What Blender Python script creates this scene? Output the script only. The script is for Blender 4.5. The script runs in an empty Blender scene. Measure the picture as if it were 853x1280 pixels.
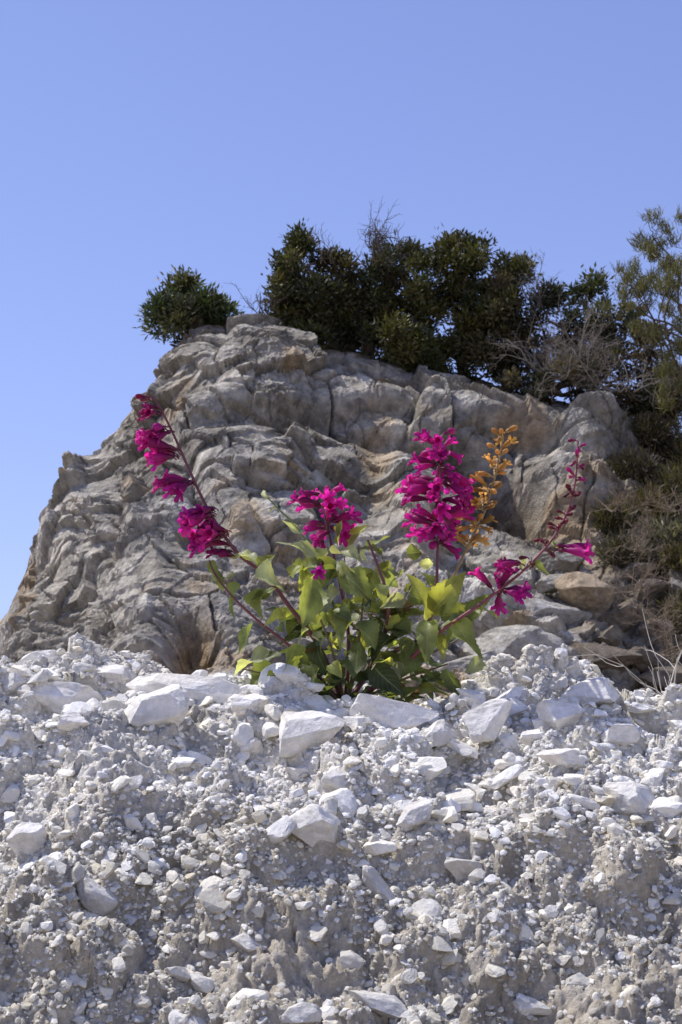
import bpy, bmesh, math, random
import numpy as np
from mathutils import Vector
rng = np.random.default_rng(7)
random.seed(7)
scene = bpy.context.scene
PITCH = math.radians(12); T = math.tan(math.radians(13))

# ---------------------------------------------------------------- helpers
def sight(px, py):
    """direction of the camera ray from the origin through an image pixel"""
    a = (px-426.5)/640*T; b = (640-py)/640*T
    return np.array([a, math.cos(PITCH)-b*math.sin(PITCH), math.sin(PITCH)+b*math.cos(PITCH)])
def at(px, py, y):
    d = sight(px, py); return d*(y/d[1])

def h3(ix, iy, iz, seed=0):
    with np.errstate(over='ignore'):
        h = (ix.astype(np.int64)*374761393 + iy.astype(np.int64)*668265263 + iz.astype(np.int64)*2147483647*3 + seed*974634777) & 0xFFFFFFFF
        h = ((h ^ (h >> 13))*1274126177) & 0xFFFFFFFF
        h = ((h ^ (h >> 16))*2246822519) & 0xFFFFFFFF
        h = h ^ (h >> 15)
    return (h & 0xFFFFFF)/float(0x1000000)
def noise(x, y, z, seed=0):
    xi, yi, zi = np.floor(x), np.floor(y), np.floor(z)
    fx, fy, fz = x-xi, y-yi, z-zi
    u = fx**3*(fx*(fx*6-15)+10); v = fy**3*(fy*(fy*6-15)+10); w = fz**3*(fz*(fz*6-15)+10)
    flat = not np.any(fz)
    out = 0
    for i in (0, 1):
        for j in (0, 1):
            for k in ((0,) if flat else (0, 1)):
                a = h3(xi+i, yi+j, zi+k, seed)*2*np.pi
                if flat:
                    g = (np.cos(a)*(fx-i)+np.sin(a)*(fy-j))
                else:
                    c = h3(xi+i, yi+j, zi+k, seed+11)*2-1
                    s = np.sqrt(1-c*c)
                    g = np.cos(a)*s*(fx-i)+np.sin(a)*s*(fy-j)+c*(fz-k)
                out = out + g*(u if i else 1-u)*(v if j else 1-v)*(w if k else 1-w)
    return out*1.5
def fbm(x, y, z, o=4, seed=0, g=.5):
    r = 0; a = 1; s = 1
    for i in range(o):
        r = r+a*noise(x*s, y*s, z*s, seed+i*3); a *= g; s *= 2.03
    return r
def ridged(x, y, z, o=4, seed=0):
    r = 0; a = 1; s = 1
    for i in range(o):
        r = r+a*(1-2*np.abs(noise(x*s, y*s, z*s, seed+i*3))); a *= .5; s *= 2.1
    return r/2
def worley2(x, y, seed=0):
    xi, yi = np.floor(x), np.floor(y); z0 = np.zeros_like(xi)
    f1 = np.full(x.shape, 9.); cid = np.zeros_like(f1); rx = np.zeros_like(f1); ry = np.zeros_like(f1)
    for i in (-1, 0, 1):
        for j in (-1, 0, 1):
            cx, cy = xi+i, yi+j
            ax = x-cx-h3(cx, cy, z0, seed); ay = y-cy-h3(cx, cy, z0, seed+5)
            d = np.hypot(ax, ay); c = h3(cx, cy, z0, seed+9)
            m = d < f1
            cid = np.where(m, c, cid); f1 = np.where(m, d, f1); rx = np.where(m, ax, rx); ry = np.where(m, ay, ry)
    return f1, cid, rx, ry
def worley3(x, y, z, seed=0):
    xi, yi, zi = np.floor(x), np.floor(y), np.floor(z)
    f1 = np.full(x.shape, 9.); f2 = f1.copy(); cid = np.zeros_like(f1); rx = np.zeros_like(f1); rz = np.zeros_like(f1)
    for i in (-1, 0, 1):
        for j in (-1, 0, 1):
            for k in (-1, 0, 1):
                cx, cy, cz = xi+i, yi+j, zi+k
                ax = x-cx-h3(cx, cy, cz, seed); az = z-cz-h3(cx, cy, cz, seed+7)
                d = np.sqrt(ax**2+(cy+h3(cx, cy, cz, seed+5)-y)**2+az**2)
                c = h3(cx, cy, cz, seed+9)
                m = d < f1
                f2 = np.where(m, f1, np.minimum(f2, d)); cid = np.where(m, c, cid); f1 = np.where(m, d, f1)
                rx = np.where(m, ax, rx); rz = np.where(m, az, rz)
    return f1, f2, cid, rx, rz
def sstep(a, b, x):
    t = np.clip((x-a)/(b-a), 0, 1); return t*t*(3-2*t)

def mesh_np(name, V, F, mats, col=None, smooth=True, uv=None, parent=None):
    V = np.asarray(V, np.float32); F = np.asarray(F, np.int32); k = F.shape[1]
    me = bpy.data.meshes.new(name)
    me.vertices.add(len(V)); me.vertices.foreach_set('co', V.ravel())
    me.loops.add(F.size); me.loops.foreach_set('vertex_index', F.ravel())
    me.polygons.add(len(F)); me.polygons.foreach_set('loop_start', np.arange(0, F.size, k, dtype=np.int32))
    me.polygons.foreach_set('loop_total', np.full(len(F), k, np.int32))
    me.polygons.foreach_set('use_smooth', np.full(len(F), smooth, bool))
    if not isinstance(mats, (list, tuple)): mats = [mats]
    for m in mats: me.materials.append(m)
    if col is not None:
        a = me.color_attributes.new('col', 'FLOAT_COLOR', 'POINT')
        c = np.ones((len(V), 4), np.float32); c[:, :3] = col
        a.data.foreach_set('color', c.ravel())
    if uv is not None:
        l = me.uv_layers.new(name='uv'); l.data.foreach_set('uv', np.asarray(uv, np.float32)[F.ravel()].ravel())
    me.update(calc_edges=True); me.validate()
    ob = bpy.data.objects.new(name, me); scene.collection.objects.link(ob)
    if parent: ob.parent = parent
    return ob
def empty(name):
    e = bpy.data.objects.new(name, None); scene.collection.objects.link(e); return e
def grid_faces(nx, ny):
    i = np.arange(ny-1)[:, None]*nx+np.arange(nx-1)[None, :]
    return np.stack([i, i+1, i+nx+1, i+nx], -1).reshape(-1, 4)

class MB:
    def __init__(s): s.V = []; s.F = []; s.C = []; s.U = []; s.n = 0
    def add(s, V, F, c=(1, 1, 1), uv=None):
        V = np.asarray(V, float); F = np.asarray(F)
        if F.shape[1] == 3: F = np.concatenate([F, F[:, 2:3]], 1)
        s.V.append(V); s.F.append(F+s.n); s.n += len(V)
        c = np.asarray(c, float); s.C.append(np.broadcast_to(c, (len(V), 3)))
        s.U.append(np.zeros((len(V), 2)) if uv is None else uv)
    def build(s, name, mat, parent=None, smooth=True):
        return mesh_np(name, np.concatenate(s.V), np.concatenate(s.F), mat, np.concatenate(s.C), smooth, uv=np.concatenate(s.U), parent=parent)
def catmull(P, n=8):
    P = np.asarray(P, float); Q = np.vstack([2*P[0]-P[1], P, 2*P[-1]-P[-2]]); out = []
    for i in range(1, len(Q)-2):
        for t in np.linspace(0, 1, n, endpoint=False):
            out.append(.5*((2*Q[i])+(-Q[i-1]+Q[i+1])*t+(2*Q[i-1]-5*Q[i]+4*Q[i+1]-Q[i+2])*t*t+(-Q[i-1]+3*Q[i]-3*Q[i+1]+Q[i+2])*t**3))
    out.append(Q[-2]); return np.array(out)
def tube(mb, P, r, seg=6, c=(1, 1, 1)):
    P = np.asarray(P, float); n = len(P); r = np.broadcast_to(np.asarray(r, float), (n,))
    Tn = np.gradient(P, axis=0); Tn /= np.linalg.norm(Tn, axis=1)[:, None]+1e-9
    up = np.array([.13, .31, .94]); A = np.cross(Tn, up); A /= np.linalg.norm(A, axis=1)[:, None]+1e-9
    B = np.cross(Tn, A); th = np.arange(seg)*2*np.pi/seg
    V = (P[:, None]+r[:, None, None]*(np.cos(th)[None, :, None]*A[:, None]+np.sin(th)[None, :, None]*B[:, None])).reshape(-1, 3)
    i = np.arange(n-1)[:, None]*seg; j = np.arange(seg)[None, :]; j2 = (j+1) % seg
    F = np.stack([i+j, i+j2, i+seg+j2, i+seg+j], -1).reshape(-1, 4)
    mb.add(V, F, c)

# ---------------------------------------------------------------- materials
def mat_base(name):
    m = bpy.data.materials.new(name); m.use_nodes = True
    nt = m.node_tree; b = nt.nodes['Principled BSDF']; return m, nt, b
def rock_mat(name, fine, bump=.6, rough=.95, dist=.01, lo=.72, hi=1.22):
    m, nt, b = mat_base(name); N = nt.nodes.new; L = nt.links.new
    at_ = N('ShaderNodeAttribute'); at_.attribute_name = 'col'
    tc = N('ShaderNodeTexCoord')
    n1 = N('ShaderNodeTexNoise'); n1.inputs['Scale'].default_value = fine; n1.inputs['Detail'].default_value = 5; n1.inputs['Roughness'].default_value = .75
    L(tc.outputs['Object'], n1.inputs['Vector'])
    mr = N('ShaderNodeMapRange'); mr.inputs[1].default_value = .33; mr.inputs[2].default_value = .67; mr.inputs[3].default_value = lo; mr.inputs[4].default_value = hi
    L(n1.outputs['Fac'], mr.inputs[0])
    mx = N('ShaderNodeVectorMath'); mx.operation = 'SCALE'; L(at_.outputs['Color'], mx.inputs[0]); L(mr.outputs[0], mx.inputs['Scale'])
    n2 = N('ShaderNodeTexNoise'); n2.inputs['Scale'].default_value = fine*.23; n2.inputs['Detail'].default_value = 2
    L(tc.outputs['Object'], n2.inputs['Vector'])
    cr = N('ShaderNodeValToRGB'); cr.color_ramp.elements[0].position = .38; cr.color_ramp.elements[0].color = (1.0, .965, .89, 1)
    cr.color_ramp.elements[1].position = .62; cr.color_ramp.elements[1].color = (1, .99, .98, 1); L(n2.outputs['Fac'], cr.inputs[0])
    m2 = N('ShaderNodeVectorMath'); m2.operation = 'MULTIPLY'; L(mx.outputs[0], m2.inputs[0]); L(cr.outputs[0], m2.inputs[1])
    L(m2.outputs[0], b.inputs['Base Color'])
    b.inputs['Roughness'].default_value = rough; b.inputs['Specular IOR Level'].default_value = .2
    n3 = N('ShaderNodeTexNoise'); n3.inputs['Scale'].default_value = fine*2.2; n3.inputs['Detail'].default_value = 5; n3.inputs['Roughness'].default_value = .75
    L(tc.outputs['Object'], n3.inputs['Vector'])
    bp = N('ShaderNodeBump'); bp.inputs['Strength'].default_value = bump; bp.inputs['Distance'].default_value = dist
    L(n3.outputs['Fac'], bp.inputs['Height']); L(bp.outputs[0], b.inputs['Normal'])
    return m
def leaf_mat(name, trans=.35, rough=.45, tcol=(1.3, 1.5, .6), veins=False, spec=.4):
    m, nt, b = mat_base(name); N = nt.nodes.new; L = nt.links.new
    a = N('ShaderNodeAttribute'); a.attribute_name = 'col'; src = a.outputs['Color']
    if veins:
        uv = N('ShaderNodeUVMap'); sp = N('ShaderNodeSeparateXYZ'); L(uv.outputs[0], sp.inputs[0])
        ab = N('ShaderNodeMath'); ab.operation = 'ABSOLUTE'; L(sp.outputs[0], ab.inputs[0])
        s = N('ShaderNodeMapRange'); s.inputs[1].default_value = .0; s.inputs[2].default_value = .09; s.inputs[3].default_value = 1; s.inputs[4].default_value = 0
        L(ab.outputs[0], s.inputs[0])
        k = N('ShaderNodeMath'); k.operation = 'MULTIPLY_ADD'; L(ab.outputs[0], k.inputs[0]); k.inputs[1].default_value = -.35; L(sp.outputs[1], k.inputs[2])
        w = N('ShaderNodeMath'); w.operation = 'MULTIPLY'; L(k.outputs[0], w.inputs[0]); w.inputs[1].default_value = 44
        si = N('ShaderNodeMath'); si.operation = 'SINE'; L(w.outputs[0], si.inputs[0])
        sm = N('ShaderNodeMapRange'); sm.inputs[1].default_value = .8; sm.inputs[2].default_value = 1; sm.inputs[3].default_value = 0; sm.inputs[4].default_value = .3; L(si.outputs[0], sm.inputs[0])
        mxv = N('ShaderNodeMath'); mxv.operation = 'MAXIMUM'; L(s.outputs[0], mxv.inputs[0]); L(sm.outputs[0], mxv.inputs[1])
        sc = N('ShaderNodeMix'); sc.data_type = 'RGBA'; L(src, sc.inputs[6]); sc.inputs[7].default_value = (.42, .45, .25, 1)
        h = N('ShaderNodeMath'); h.operation = 'MULTIPLY'; h.inputs[1].default_value = .5; L(mxv.outputs[0], h.inputs[0]); L(h.outputs[0], sc.inputs[0])
        no2 = N('ShaderNodeTexNoise'); no2.inputs['Scale'].default_value = 45; no2.inputs['Detail'].default_value = 4
        tc = N('ShaderNodeTexCoord'); L(tc.outputs['Object'], no2.inputs['Vector'])
        mr = N('ShaderNodeMapRange'); mr.inputs[1].default_value = .3; mr.inputs[2].default_value = .7; mr.inputs[3].default_value = .6; mr.inputs[4].default_value = 1.3; L(no2.outputs['Fac'], mr.inputs[0])
        vs = N('ShaderNodeVectorMath'); vs.operation = 'SCALE'; L(sc.outputs[2], vs.inputs[0]); L(mr.outputs[0], vs.inputs['Scale'])
        src = vs.outputs[0]
        no = N('ShaderNodeTexNoise'); no.inputs['Scale'].default_value = 60; no.inputs['Detail'].default_value = 3
        L(tc.outputs['Object'], no.inputs['Vector'])
        bp = N('ShaderNodeBump'); bp.inputs['Strength'].default_value = .5; bp.inputs['Distance'].default_value = .002; L(no.outputs['Fac'], bp.inputs['Height']); L(bp.outputs[0], b.inputs['Normal'])
    L(src, b.inputs['Base Color']); b.inputs['Roughness'].default_value = rough; b.inputs['Specular IOR Level'].default_value = spec
    if trans > 0:
        t = N('ShaderNodeBsdfTranslucent'); v = N('ShaderNodeVectorMath'); v.operation = 'MULTIPLY'; L(src, v.inputs[0]); v.inputs[1].default_value = tcol
        L(v.outputs[0], t.inputs['Color'])
        mx = N('ShaderNodeMixShader'); mx.inputs[0].default_value = trans
        L(b.outputs[0], mx.inputs[1]); L(t.outputs[0], mx.inputs[2]); L(mx.outputs[0], nt.nodes['Material Output'].inputs['Surface'])
    return m
M_ground = rock_mat('chalky_soil', 150, .9, dist=.006, lo=.72, hi=1.2)
M_stone = rock_mat('limestone', 80, .7, dist=.004, lo=.84, hi=1.1)
M_cliff = rock_mat('cliff_rock', 4.0, 1.0, dist=.13, lo=.52, hi=1.3)
M_boulder = rock_mat('boulder_rock', 5, 1.0, dist=.11, lo=.55, hi=1.3)
M_bark = rock_mat('bark', 12, .6, dist=.02)
M_fol = leaf_mat('juniper_foliage', .2, .6)
M_leaf = leaf_mat('penstemon_leaf', .5, .48, (1.7, 1.6, .55), veins=True, spec=.4)
M_stem = leaf_mat('stem', 0, .5)
M_petal = leaf_mat('petal', .5, .5, (1.6, 1.3, 1.5))
M_dry = leaf_mat('dried_flower', .45, .6, (1.4, 1.2, .8))

# ---------------------------------------------------------------- ground (one sheet, near bank to horizon)
def axis(lo, hi, step, far_lo, far_hi):
    mid = list(np.arange(lo, hi, step)); s = step; a = hi; up = []
    while a < far_hi: up.append(a); s *= 1.16; a += s
    s = step; a = lo-step; dn = []
    while a > far_lo: dn.append(a); s *= 1.16; a -= s
    return np.array(dn[::-1]+mid+up)
py_ = np.array([-400, -5, 0, 1.0, 1.6, 2.1, 2.38, 2.46, 2.62, 2.78, 2.92, 3.02, 3.15, 3.4, 3.9, 6, 12, 28, 60, 150, 400])
pz_ = np.array([-3, -1.6, -1.5, -1.25, -.95, -.43, -.12, -.035, .150, .262, .35, .385, .40, .38, .26, .0, -.2, .6, 1.2, 0, 0])
yy = np.linspace(1.5, 4.5, 3001); ss = np.concatenate([[0], np.cumsum(np.hypot(np.diff(yy), np.diff(np.interp(yy, py_, pz_))))])
def arc(Y): return np.where(Y < 1.5, Y-1.5, np.where(Y > 4.5, ss[-1]+Y-4.5, np.interp(Y, yy, ss)))
def clods(X, Y, s, seed, thr=.45, amp=.5):
    wx = X+.45*s*noise(X/s*1.7, Y/s*1.7, 0*X, seed+40); wy = Y+.45*s*noise(X/s*1.7, Y/s*1.7, 0*X, seed+41)
    f1, c, rx, ry = worley2(wx/s, wy/s, seed)
    on = sstep(thr, thr+.05, c); k = (c*9973) % 1; k2 = (c*7919) % 1
    f = np.clip(1-(f1/.58)**2, 0, 1)
    return s*amp*on*(.3+.7*k)*np.minimum(f*1.7, 1+1.2*(k-.5)*rx+1.2*(k2-.5)*ry)*(f > 0)
def bank_base(X, Y):
    near = sstep(-4, -1.2, -np.abs(X))*sstep(-1.3, -.3, -np.abs(Y-2.85))
    w = .05*noise(X*3.1, Y*1.2, 0*X, 3)+.03*noise(X*7, Y*4, 0*X, 4)
    h = np.interp(Y+w*near, py_, pz_)
    co = np.interp(X, [-2, -.6, -.45, -.22, -.12, .1, .3, .35, .42, .6, 2], [.06, .020, .012, .014, -.006, -.012, -.014, -.004, -.042, -.064, .0])
    h = h+co*sstep(2.5, 2.95, Y)*sstep(6, 3.5, Y)
    big = fbm(X*.15, Y*.15, 0*X, 3, 60)*.8*sstep(3.5, 12, np.abs(Y-2))
    return h+big, near
def bank_disp(X, S):
    d = .038*fbm(X*4.5, S*4.5, 0*X, 3, 12)+.015*fbm(X*16, S*16, 0*X, 3, 22)
    d = d+clods(X, S, .13, 70, .60, .20)+clods(X, S, .075, 71, .55, .26)+clods(X, S, .042, 72, .45, .28)+clods(X, S, .022, 73, .35, .30)+clods(X, S, .012, 74, .25, .36)+clods(X, S, .0075, 75, .2, .4)
    return d+.0025*fbm(X*130, S*130, 0*X, 2, 31)
gx = axis(-.64, .64, .0026, -420, 420); gy = axis(2.36, 3.2, .0022, -300, 420)
X, Y = np.meshgrid(gx, gy); Hb, near = bank_base(X, Y); dd = bank_disp(X, arc(Y))*near
GP = np.stack([X+.0*dd, Y-.55*dd, Hb+.84*dd], -1)
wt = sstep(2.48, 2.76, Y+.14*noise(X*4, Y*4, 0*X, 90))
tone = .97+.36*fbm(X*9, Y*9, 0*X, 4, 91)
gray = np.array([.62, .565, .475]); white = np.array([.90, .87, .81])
col = (gray*(1-wt[..., None])+white*wt[..., None])*np.clip(tone, .58, 1.03)[..., None]  # upper bank is whiter, raised further to paint in the overexposed sun highlight
far = sstep(4, 9, np.abs(Y-2.8)+np.abs(X)*.5)[..., None]
col = col*(1-far)+np.array([.3, .26, .2])*far
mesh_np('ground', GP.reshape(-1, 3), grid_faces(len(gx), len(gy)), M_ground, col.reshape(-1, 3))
def gpos(x, y):
    i = np.clip(np.searchsorted(gx, x)-1, 0, len(gx)-2); j = np.clip(np.searchsorted(gy, y)-1, 0, len(gy)-2)
    u = ((x-gx[i])/(gx[i+1]-gx[i]))[:, None]; v = ((y-gy[j])/(gy[j+1]-gy[j]))[:, None]
    return (GP[j, i]*(1-u)+GP[j, i+1]*u)*(1-v)+(GP[j+1, i]*(1-u)+GP[j+1, i+1]*u)*v
ji = np.where((gy > 2.2) & (gy < 3.6))[0]; ii = np.where(np.abs(gx) < .7)[0]
SUB = GP[ji[0]:ji[-1], ii[0]:ii[-1]].reshape(-1, 3)
def bank_hit(px, py):
    d = sight(px, py); d = d/np.linalg.norm(d)
    t = SUB@d; e = np.linalg.norm(SUB-t[:, None]*d, axis=1); m = e < .005
    if m.sum() > 0:
        k = np.where(m)[0][np.argmin(t[m])]; return SUB[k].copy()
    y = 3.02; q = d/d[1]*y; return gpos(np.array([q[0]]), np.array([y]))[0]

# ---------------------------------------------------------------- stones
def rock_template(sub, seed, cuts=14, rough=.03, lo=.42, hi=.8):
    bm = bmesh.new(); bmesh.ops.create_icosphere(bm, subdivisions=sub, radius=1)
    V = np.array([v.co[:] for v in bm.verts]); F = np.array([[v.index for v in f.verts] for f in bm.faces]); bm.free()
    r = np.random.default_rng(seed)
    if sub == 1: return V*r.uniform(.6, 1.25, (len(V), 1)), F
    V = V*(1+.15*noise(V[:, 0]*1.3+seed, V[:, 1]*1.3, V[:, 2]*1.3, 5)[:, None])
    for i in range(cuts):
        n = r.normal(size=3); n /= np.linalg.norm(n); d = r.uniform(lo, hi)
        k = np.maximum(V@n-d, 0); V = V-k[:, None]*n
    V = V*(1+rough*fbm(V[:, 0]*3+seed, V[:, 1]*3, V[:, 2]*3, 3, 8)[:, None])
    return V, F
def rotmats(n, r):
    q = r.normal(size=(n, 4)); q /= np.linalg.norm(q, axis=1)[:, None]; w, x, y, z = q.T
    return np.stack([1-2*(y*y+z*z), 2*(x*y-z*w), 2*(x*z+y*w), 2*(x*y+z*w), 1-2*(x*x+z*z), 2*(y*z-x*w), 2*(x*z-y*w), 2*(y*z+x*w), 1-2*(x*x+y*y)], -1).reshape(n, 3, 3)
def scatter(sub, n, r0, r1, xr, yr, pw, seed, sink=.25, db=0., topw=0.):
    r = np.random.default_rng(seed); Vs = []; Fs = []; Cs = []; base = 0; K = 12
    for k in range(K):
        tv, tf = rock_template(sub, seed*50+k, 9 if sub < 3 else 13, .08)
        m = n//K
        x = r.uniform(*xr, m); s_ = r.uniform(float(arc(np.array(yr[0]))), float(arc(np.array(yr[1]))), m); y = np.interp(s_, ss, yy)
        dens = .42+1.5*noise(x*6, s_*6, 0*x, seed % 3)+(.3+topw)*sstep(2.5, 3, y)-topw*.5; keep = r.random(m) < dens+.3; x = x[keep]; y = y[keep]; m = len(x)
        s = r0+(r1-r0)*r.random(m)**pw
        S = s[:, None]*np.stack([r.uniform(.9, 1.5, m), r.uniform(.6, 1.1, m), r.uniform(.5, 1.0, m)], -1)
        V = np.einsum('nij,vj->nvi', rotmats(m, r), tv)*S[:, None, :]
        th = r.uniform(-.6, .6, m)[:, None]; vx = V[..., 0]*np.cos(th)-V[..., 2]*np.sin(th); V[..., 2] = V[..., 0]*np.sin(th)+V[..., 2]*np.cos(th); V[..., 0] = vx
        b0, _ = bank_base(x, y); b1, _ = bank_base(x, y+.02); sl = np.clip((b1-b0)/.02, -1.2, 1.2)
        V[..., 2] += V[..., 1]*sl[:, None]*.6
        P0 = gpos(x, y); P0[:, 2] += S[:, 2]*(1-2*sink)*.5; P0[:, 1] -= S[:, 2]*.2
        V += P0[:, None]
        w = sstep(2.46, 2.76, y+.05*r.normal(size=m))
        b = .62+.26*w+.12*r.normal(size=m)+db; b = np.clip(b, .28, .94)  # upper stones are paler, brightened to put the sun highlight into their colour
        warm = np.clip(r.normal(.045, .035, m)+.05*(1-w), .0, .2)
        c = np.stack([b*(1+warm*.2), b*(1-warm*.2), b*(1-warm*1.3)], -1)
        Vs.append(V.reshape(-1, 3)); Fs.append((tf[None]+np.arange(m)[:, None, None]*len(tv)).reshape(-1, 3)+base)
        Cs.append(np.repeat(c, len(tv), 0)); base += m*len(tv)
    return np.concatenate(Vs), np.concatenate(Fs), np.concatenate(Cs)
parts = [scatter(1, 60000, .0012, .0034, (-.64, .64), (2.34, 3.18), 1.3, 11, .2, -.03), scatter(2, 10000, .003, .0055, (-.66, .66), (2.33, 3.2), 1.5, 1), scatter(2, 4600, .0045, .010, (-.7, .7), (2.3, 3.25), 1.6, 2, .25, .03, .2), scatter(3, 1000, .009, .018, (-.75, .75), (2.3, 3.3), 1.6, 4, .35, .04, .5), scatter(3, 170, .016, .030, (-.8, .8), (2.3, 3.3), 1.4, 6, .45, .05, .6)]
V = []; F = []; C = []; n = 0
for a, b, c in parts: V.append(a); F.append(b+n); C.append(c); n += len(a)
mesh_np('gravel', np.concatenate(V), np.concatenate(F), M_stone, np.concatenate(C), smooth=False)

def big_rock(name, c, size, seed, mat, color, tilt=0, sub=4, cuts=16, rg=.05):
    tv, tf = rock_template(sub, seed, cuts, .05, .42, .8)
    tv = tv/np.abs(tv).max(0)
    tv = tv*(1+rg*ridged(tv[:, 0]*2.5+seed, tv[:, 1]*2.5, tv[:, 2]*2.5, 4, 4)[:, None]+.02*noise(tv[:, 0]*11, tv[:, 1]*11, tv[:, 2]*11, 9)[:, None])
    V = tv*np.array(size)
    ca, sa = math.cos(tilt), math.sin(tilt)
    V = np.stack([V[:, 0]*ca-V[:, 2]*sa, V[:, 1], V[:, 0]*sa+V[:, 2]*ca], -1)
    col = np.array(color)*np.clip(1+.25*fbm(tv[:, 0]*2+seed, tv[:, 1]*2, tv[:, 2]*2, 3, 2), .65, 1.06)[:, None]
    o = mesh_np(name, V, tf, mat, col, smooth=False)
    o.location = c; return o
PX = .00108
rocks = [(495, 884, 54, 24, 0, .88), (385, 897, 48, 30, .25, .8), (188, 876, 48, 28, .1, .8), (66, 866, 52, 22, -.15, .84), (240, 852, 78, 18, -.22, .88),
         (392, 1030, 38, 26, -.1, .78), (795, 988, 42, 24, -.1, .76), (30, 1042, 24, 24, .1, .78), (738, 862, 38, 20, .2, .86), (610, 897, 36, 22, .3, .8),
         (702, 888, 30, 20, 0, .88), (515, 1012, 24, 20, .2, .68), (468, 1106, 30, 16, -.7, .66), (308, 1178, 24, 13, -.3, .64), (110, 1118, 34, 18, -.3, .64),
         (585, 1082, 28, 18, -.2, .62), (485, 1252, 46, 15, -.25, .66), (385, 1264, 30, 14, 0, .66), (655, 1258, 28, 12, -.2, .66), (372, 962, 24, 12, 0, .78),
         (425, 972, 26, 14, 0, .72), (545, 915, 30, 18, .2, .7), (662, 916, 22, 12, 0, .8), (140, 836, 36, 12, 0, .84), (20, 846, 28, 14, .2, .84),
         (300, 872, 28, 13, .1, .84), (590, 866, 24, 12, -.3, .8), (220, 1210, 18, 10, 0, .66), (700, 945, 32, 12, -.1, .84), (90, 905, 22, 12, .1, .82), (640, 880, 22, 12, -.1, .86), (775, 915, 26, 12, .1, .82), (320, 930, 18, 12, .2, .8)]
for i, (x, y, a, b, t, br) in enumerate(rocks):
    p = bank_hit(x, y+b*.75); k = p[1]/3.0
    big_rock('limestone_rock', (p[0], p[1]+b*PX*.35, p[2]+b*PX*.45), (a*PX*k*1.05, b*PX*k*1.25, b*PX*k*1.15), 300+i, M_stone, (br, br*.975, br*.93), t)

# ---------------------------------------------------------------- cliff
YR = 40.
out = [(-300, 1500), (-60, 930), (0, 785), (35, 712), (70, 615), (90, 590), (128, 572), (150, 530), (190, 480), (210, 450), (240, 417), (265, 406), (310, 404), (345, 410), (400, 430), (470, 450), (520, 457), (590, 474), (650, 490), (720, 512), (780, 535), (853, 550), (1000, 575), (1500, 700)]
oc = np.array([at(a, b, YR) for a, b in out])
fd = np.array([-30, -15, -8, -3, 0, .8, 1.6, 2.6, 4.2, 6, 9, 12, 16]); fz = np.array([16, 6, 1.6, .3, 0, .42, 1.1, 2.3, 4.1, 5.9, 8.7, 11.5, 15])
def cliff_base(x, y):
    zr = np.interp(x, oc[:, 0], oc[:, 2])
    d = YR-y
    lat = .8*np.sin(x*.5+1)+.25*np.sin(x*1.3)
    d2 = d+lat*sstep(.8, 4, d)*.6
    return zr-np.interp(d2, fd, fz)
def cliff_hit(px, py):
    s = sight(px, py); s = s/s[1]
    for y in np.arange(28, 42, .03):
        if cliff_base(s[0]*y, y) >= s[2]*y: return s*y
    return s*40
feat = [(100, 640, 30, 60, 0, .5), (142, 700, 12, 80, 0, -.4), (512, 650, 32, 75, 0, .6), (630, 610, 90, 22, -45, -.8), (600, 512, 170, 14, -14, .35), (480, 540, 150, 12, -8, -.45),
        (238, 806, 24, 26, 0, -.8), (722, 600, 40, 60, -20, .5), (280, 440, 70, 28, 0, .3), (330, 620, 60, 60, 0, .3), (420, 720, 18, 100, 10, -.35), (240, 600, 14, 90, 25, -.25),
        (180, 720, 40, 90, 0, .3), (590, 760, 70, 20, -10, .5), (350, 520, 120, 12, 12, -.4), (690, 560, 110, 10, -25, -.35)]
cx = np.concatenate([np.arange(-16, -7, .15), np.arange(-7, 7.6, .025), np.arange(7.6, 22, .15)])
cd = np.concatenate([np.arange(-28, -1.5, .4), np.arange(-1.5, 8.4, .024), np.arange(8.4, 15.5, .15)])
CX, CD = np.meshgrid(cx, cd); CY = YR-CD; CZ = cliff_base(CX, CY)
P = np.stack([CX, CY, CZ], -1)
du = np.gradient(P, axis=1); dv = np.gradient(P, axis=0); Nn = np.cross(dv, du); Nn /= np.linalg.norm(Nn, axis=-1)[..., None]
Nn *= np.sign(Nn[..., 2:3]+1e-6)
for _ in range(40):
    Nn[1:-1, 1:-1] = (Nn[1:-1, 1:-1]*2+Nn[:-2, 1:-1]+Nn[2:, 1:-1]+Nn[1:-1, :-2]+Nn[1:-1, 2:])/6
Nn /= np.linalg.norm(Nn, axis=-1)[..., None]
x_, y_, z_ = CX, CY, CZ
archc = z_+.33*np.maximum(x_-.5, 0)-.33*np.maximum(-x_-1, 0)*-1
wx = x_+.3*fbm(x_*.5, y_*.5, z_*.5, 3, 101); wz = archc+.25*fbm(x_*.4, y_*.4, z_*.4, 3, 105)
disp = .28*fbm(x_*.33, y_*.33, z_*.33, 3, 111)
rg = sstep(-.15, .35, fbm(x_*.45, y_*.45, z_*.45, 2, 171))       # smoother faces against broken ground
bn = .25*fbm(x_*.9, y_*.9, z_*.9, 3, 175)
s1 = (wz*.62+bn*.5+.1*x_) % 1; s2 = (wz*1.7+bn) % 1
pm = sstep(.0, .3, noise(x_*.7, y_*.7, z_*.7, 178))
disp += .16*(.5-s1)*sstep(-.1, .25, noise(x_*.4, y_*.4, z_*.4, 176)+.05)+(.06*pm)*(.5-s2)
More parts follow.
